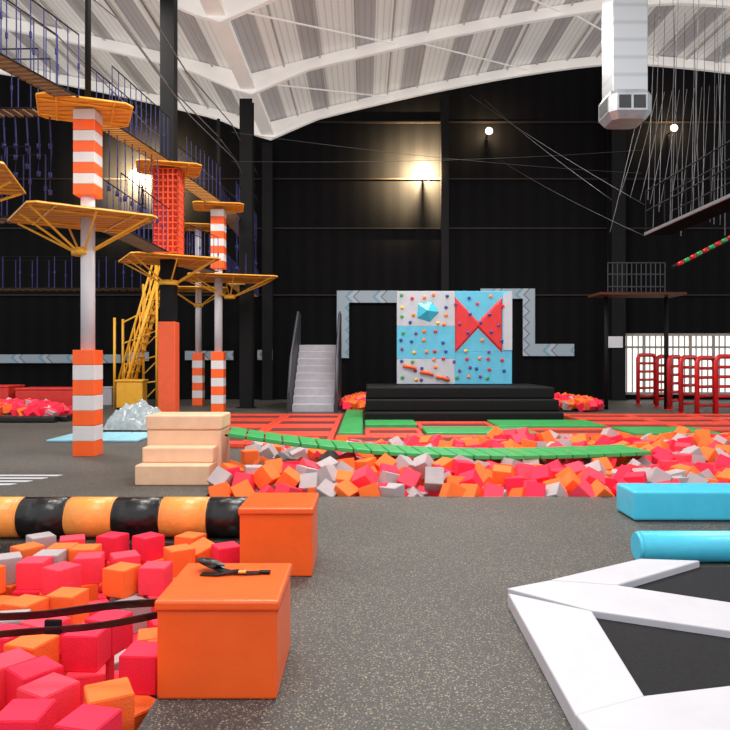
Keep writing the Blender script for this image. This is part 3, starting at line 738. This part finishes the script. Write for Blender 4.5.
for i in range(3):
    bm=BM(); box(bm,-6.2+i*.6,-5.62+i*.6,13.6,15.1,0,.05); mk('mat_panel',bm,mat('mat_pale_blue',(140,196,214),.4,.1,4,.08),e,bevel=.02,seg=2)
bm=BM(); NG=34; vv=[]
for j in range(NG+1):
    for i in range(NG+1):
        u,v=i/NG*2-1,j/NG*2-1; r=min(1,math.hypot(u,v)); h=.5*max(0,1-r**2)**.6
        p=Vector((u*.72,v*.6,0)); f=noise.noise(Vector((u*2.6,v*2.6,3)))*.3+abs(noise.noise(Vector((u*6,v*6,1))))*.25
        vv.append(bm.verts.new((-5.2+p.x,16.0+p.y,max(.01,h*(1+f*1.2)+.05+abs(f)*.1))))
for j in range(NG):
    for i in range(NG):
        a=j*(NG+1)+i; bm.faces.new((vv[a],vv[a+1],vv[a+NG+2],vv[a+NG+1]))
mk('plastic_wrapped_bundle',bm,mat('plastic_wrap',(196,210,216),.15,.2,7,.15,trans=.45),label='crumpled translucent plastic sheet bundled on the floor',category='bundle')
for i in range(4):
    bm=BM(); y=8.95+i*.23; prism(bm,[(-5.3,y),(-4.55+.1*i,y),(-4.5+.1*i,y+.09),(-5.3,y+.09)],0.0,.006)
    mk('floor_marking',bm,WHITEP,label='white painted stripe on dark flooring',category='floor marking',group='white floor stripes')

# ---------------- duct ----------------
cxx,cyy=5.3,14.3
e=empty('ventilation_duct',(cxx,cyy,6.5),'square silver metal air duct with boxy outlet head','air duct')
bm=BM(); box(bm,cxx-.35,cxx+.35,cyy-.33,cyy+.33,6.95,zr(5.3)+.2); mk('duct_shaft',bm,CORR,e,bevel=.02)
bm=BM()
def ring(s,z,c=.33):
    h=s/2; k=h*c*1.2
    return [bm.verts.new((cxx+a,cyy+b,z)) for a,b in ((-h+k,-h),(h-k,-h),(h,-h+k),(h,h-k),(h-k,h),(-h+k,h),(-h,h-k),(-h,-h+k))]
rs=[ring(.72,7.0,.2),ring(.86,6.9,.25),ring(.86,6.56,.25),ring(.66,6.42,.25)]
for a,b in zip(rs[:-1],rs[1:]):
    for i in range(8): bm.faces.new((a[i],a[(i+1)%8],b[(i+1)%8],b[i]))
bm.faces.new(rs[0]); bm.faces.new(rs[-1][::-1]); oh=mk('outlet_head',bm,DUCT,e)
GR=mat('grille_dark',(50,52,56),.5,.2,6,0)
for o_ in (-.145,.145):
    bm=BM(); box(bm,cxx+o_-.12,cxx+o_+.12,cyy-.437,cyy-.43,6.6,6.86); mk('grille',bm,GR,oh)
bm=BM(); box(bm,cxx-.437,cxx-.43,cyy-.24,cyy+.24,6.6,6.86); mk('grille',bm,GR,oh)

# ---------------- flood lights ----------------
def flood(px,py,r,en,lab):
    y=27.75; x,z=X(px,y),Z(py,y)
    e=empty('flood_light',(x,y,z),lab,'lamp','wall flood lights')
    bm=BM(); tube(bm,(x,y,z),(x,y+.06,z),r*1.02,32,0,r*.6); mk('housing',bm,BLACKP,e)
    bm=BM()
    bmesh.ops.create_uvsphere(bm,u_segments=24,v_segments=12,radius=r*.98)
    for v in bm.verts: v.co=Vector((v.co.x+x,min(0,v.co.y)*.5+y-.004,v.co.z+z))
    mk('lens',bm,mat('lamp_warm' if r>.2 else 'lamp_white',(255,238,198) if r>.2 else (255,250,235),.3,.02,1,0,emit=5 if r>.2 else 4),e,smooth=True)
    bm=BM(); tube(bm,(x,y+.05,z-r*.5),(x,YB-.01,z-r*.5),.03,8); mk('bracket',bm,BLACKP,e)
    l=bpy.data.lights.new('flood','SPOT'); l.energy=en; l.color=(1,.72,.38); l.shadow_soft_size=.04; l.spot_size=math.radians(168); l.spot_blend=.25  # added spot aimed back at the wall to make the lamp's halo
    o=bpy.data.objects.new('halo_light',l); COL.objects.link(o); o.parent=e; o.location=(0,.1,0); o.rotation_euler=(math.radians(90),0,0)
flood(424,170,.34,6500,'bright warm flood light on dark wall'); flood(137,177,.34,6500,'bright warm flood light on dark wall')
flood(489,131,.15,150,'small white flood light high on wall'); flood(674,128,.15,150,'small white flood light high on wall')

# ---------------- right side suspended walkway ----------------
e=empty('suspended_walkway',(7.0,12,4.4),'black suspended walkway hung on many thin ropes','suspended walkway')
wx0,wx1=6.42,7.0
BLK=mat('walkway_black',(5,5,6),.95,.2,4,0,spec=.05)
bm=BM(); box(bm,wx0,wx1,7,16.0,4.46,4.5); mk('deck',bm,BLK,e)
bm=BM(); box(bm,wx0-.04,wx0,7,16.0,4.45,4.51); mk('edge_strip',bm,mat('edge_grey',(110,110,116),.5,.1,4,0),e)
bm=BM()
for z in (5.0,5.45): tube(bm,(wx0,7,z),(wx0,16,z),.014,6); tube(bm,(wx1,7,z),(wx1,16,z),.014,6)
for i in range(10): y=7+i*1.0; tube(bm,(wx0,y,4.5),(wx0,y,5.45),.014,6); tube(bm,(wx1,y,4.5),(wx1,y,5.45),.014,6)
mk('guard_rail',bm,BLACKP,e)
bm=BM()
for i in range(9):
    y=8+i*.95
    tube(bm,(wx0,y,4.5),(6.8,y+.3,zr(6.8)),.007,4); tube(bm,(wx1,y,4.5),(6.9,y+.3,zr(6.9)),.007,4)
mk('hanger_ropes',bm,ROPEG,e)
e=empty('cable_net',(7.5,20,6),'fan of thin grey climbing cables spreading from roof','cables')
random.seed(3)
for i in range(12):
    a=Vector((X(642+i*7.5,19),19,Z(95-i*1,19))); b=Vector((X(610+i*10,17),17,Z(232-((i*37)%40),17)))
    bm=BM(); cpath(bm,sag(a,b,6,.08),.007,4); mk('cable',bm,ROPEG,e)
for i in range(8):
    a=Vector((X(655+i*10,20),20,11.5)); b=Vector((X(648+i*11,17),17,Z(200+(i%4)*12,17))); bm=BM(); tube(bm,a,b,.007,4); mk('cable',bm,ROPEG,e)
e=empty('zip_line_cables',(2,18,8),'long thin cables strung across the hall','cables')
CDK=mat('cable_dark',(60,60,64),.5,.1,30,0)
for (p,q) in (((470,95),(645,205)),((500,160),(645,236)),((485,100),(612,200))):
    a=Vector((X(p[0],26),26,Z(p[1],26))); b=Vector((X(q[0],16.2),16.2,Z(q[1],16.2))); bm=BM(); cpath(bm,sag(a,b,12,.1),.006,4); mk('cable',bm,CDK,e)
for z0_,z1_ in ((8.6,8.0),(7.7,8.8)):
    bm=BM(); cpath(bm,sag((gx+.4,gy,z0_),(9.5,24,z1_),14,.15),.006,4); mk('cable',bm,CDK,e)
e=empty('hanging_obstacle',(9,19,4),'black swing obstacle with red and green pads','obstacle')
bm=BM(); tube(bm,(X(672,19),19,Z(268,19)),(X(735,19),19,Z(236,19)),.06,8); mk('rail',bm,BLACKP,e)
for i in range(9):
    t=i/9; p=Vector((X(676+t*56,19),18.88,Z(265-t*29,19))); bm=BM(); tube(bm,p,p+Vector((.13,0,.066)),.055,10); mk('pad',bm,GREENV if i%2 else REDP,e)
e=empty('jump_platform',(9,23,3.6),'black high platform with thin brown deck edge and railing','platform')
xa,xb=X(600,22),X(687,22); bm=BM(); box(bm,xa,xb,22,23.2,Z(294.5,22),Z(292,22)); mk('deck',bm,mat('deck_darkbrown',(84,48,36),.6,.1,4,0,spec=.1),e)
for xx in (xa+.4,xb-.4):
    bm=BM(); tube(bm,(xx,22.6,0),(xx,22.6,Z(295,22)),.07,8); mk('post',bm,BLACKP,e)
bm=BM()
for pz in (258,270,283): tube(bm,(X(620,22),23.1,Z(pz,22)),(X(680,22),23.1,Z(pz,22)),.022,6)
for i in range(13): xx=X(620,22)+(X(680,22)-X(620,22))*i/12; tube(bm,(xx,23.1,Z(292,22)),(xx,23.1,Z(258,22)),.015,5)
mk('railing',bm,mat('rail_grey',(52,54,60),.5,.1,4,0),e)

# ---------------- red hoop barriers ----------------
def gate(x0,x1,y,h,nr,dep=.5,lab='red tubular steel hoop barrier with rounded top',r_=.07):
    e=empty('guard_rail',((x0+x1)/2,y,0),lab,'guard rail','red tubular guard rails')
    bm=BM(); r=.16; pts=[(x0,y,0.03),(x0,y,h-r)]
    yy=lambda x: y+dep*(x-x0)/(x1-x0)
    for k in range(1,6): a=math.pi-k*math.pi/10; xx=x0+r+r*math.cos(a); pts.append((xx,yy(xx),h-r+r*math.sin(a)))
    for k in range(0,6): a=math.pi/2-k*math.pi/10; xx=x1-r+r*math.cos(a); pts.append((xx,yy(xx),h-r+r*math.sin(a)))
    pts.append((x1,y+dep,0.03)); cpath(bm,pts,r_,10); hp=mk('hoop',bm,REDP,e)
    for i in range(nr):
        z=.3+(h-.6)*i/(nr-1)
        bm=BM(); tube(bm,(x0,y,z),(x1,y+dep,z),.045,8); mk('cross_bar',bm,REDP,hp)
    for (xx,y_) in ((x0,y),(x1,y+dep)):
        bm=BM(); tube(bm,(xx,y_,0),(xx,y_,.03),.13,12); mk('foot',bm,REDP,e)
gate(X(638,25),X(661,25),25,1.78,5)
gate(X(652,24),X(668,24),23.6,1.72,5,.2)
gate(X(669,22.3),X(688,22.3),22.3,1.7,5)
gate(X(681,20.8),X(705,20.8),20.8,1.68,5)
gate(X(697,20.0),X(722,20.0),20.0,1.66,5,.4)
gate(X(716,19.8),X(748,19.8),19.8,1.7,5,.15)

# ---------------- lighting ----------------
w=bpy.data.worlds.new('World'); S.world=w; w.use_nodes=True
w.node_tree.nodes['Background'].inputs[0].default_value=(.96,.96,.98,1); w.node_tree.nodes['Background'].inputs[1].default_value=1.15
def area(loc,size,en,rot=(0,0,0),col=(1,.96,.9)):
    l=bpy.data.lights.new('roof_fill','AREA'); l.shape='RECTANGLE'; l.size=size[0]; l.size_y=size[1]; l.energy=en; l.color=col
    o=bpy.data.objects.new('fill_light',l); COL.objects.link(o); o.location=loc; o.rotation_euler=rot  # added area light for even fill, not a fixture of the hall
    tag(o,'added fill light under the roof','lamp',None,'added fill lights')
area((0,10,10.2),(6,2),950); area((3,19,10.4),(6,2),950); area((-8,16,10.4),(5,2),900); area((0,3,9.5),(5,2),450)

# camera
c=bpy.data.cameras.new('cam'); co=bpy.data.objects.new('camera',c); COL.objects.link(co)
co.location=(0,0,H); co.rotation_euler=(math.radians(90),0,0)
c.sensor_width=36; c.lens=36*F/730; c.shift_y=-5/730; c.clip_end=200
S.camera=co
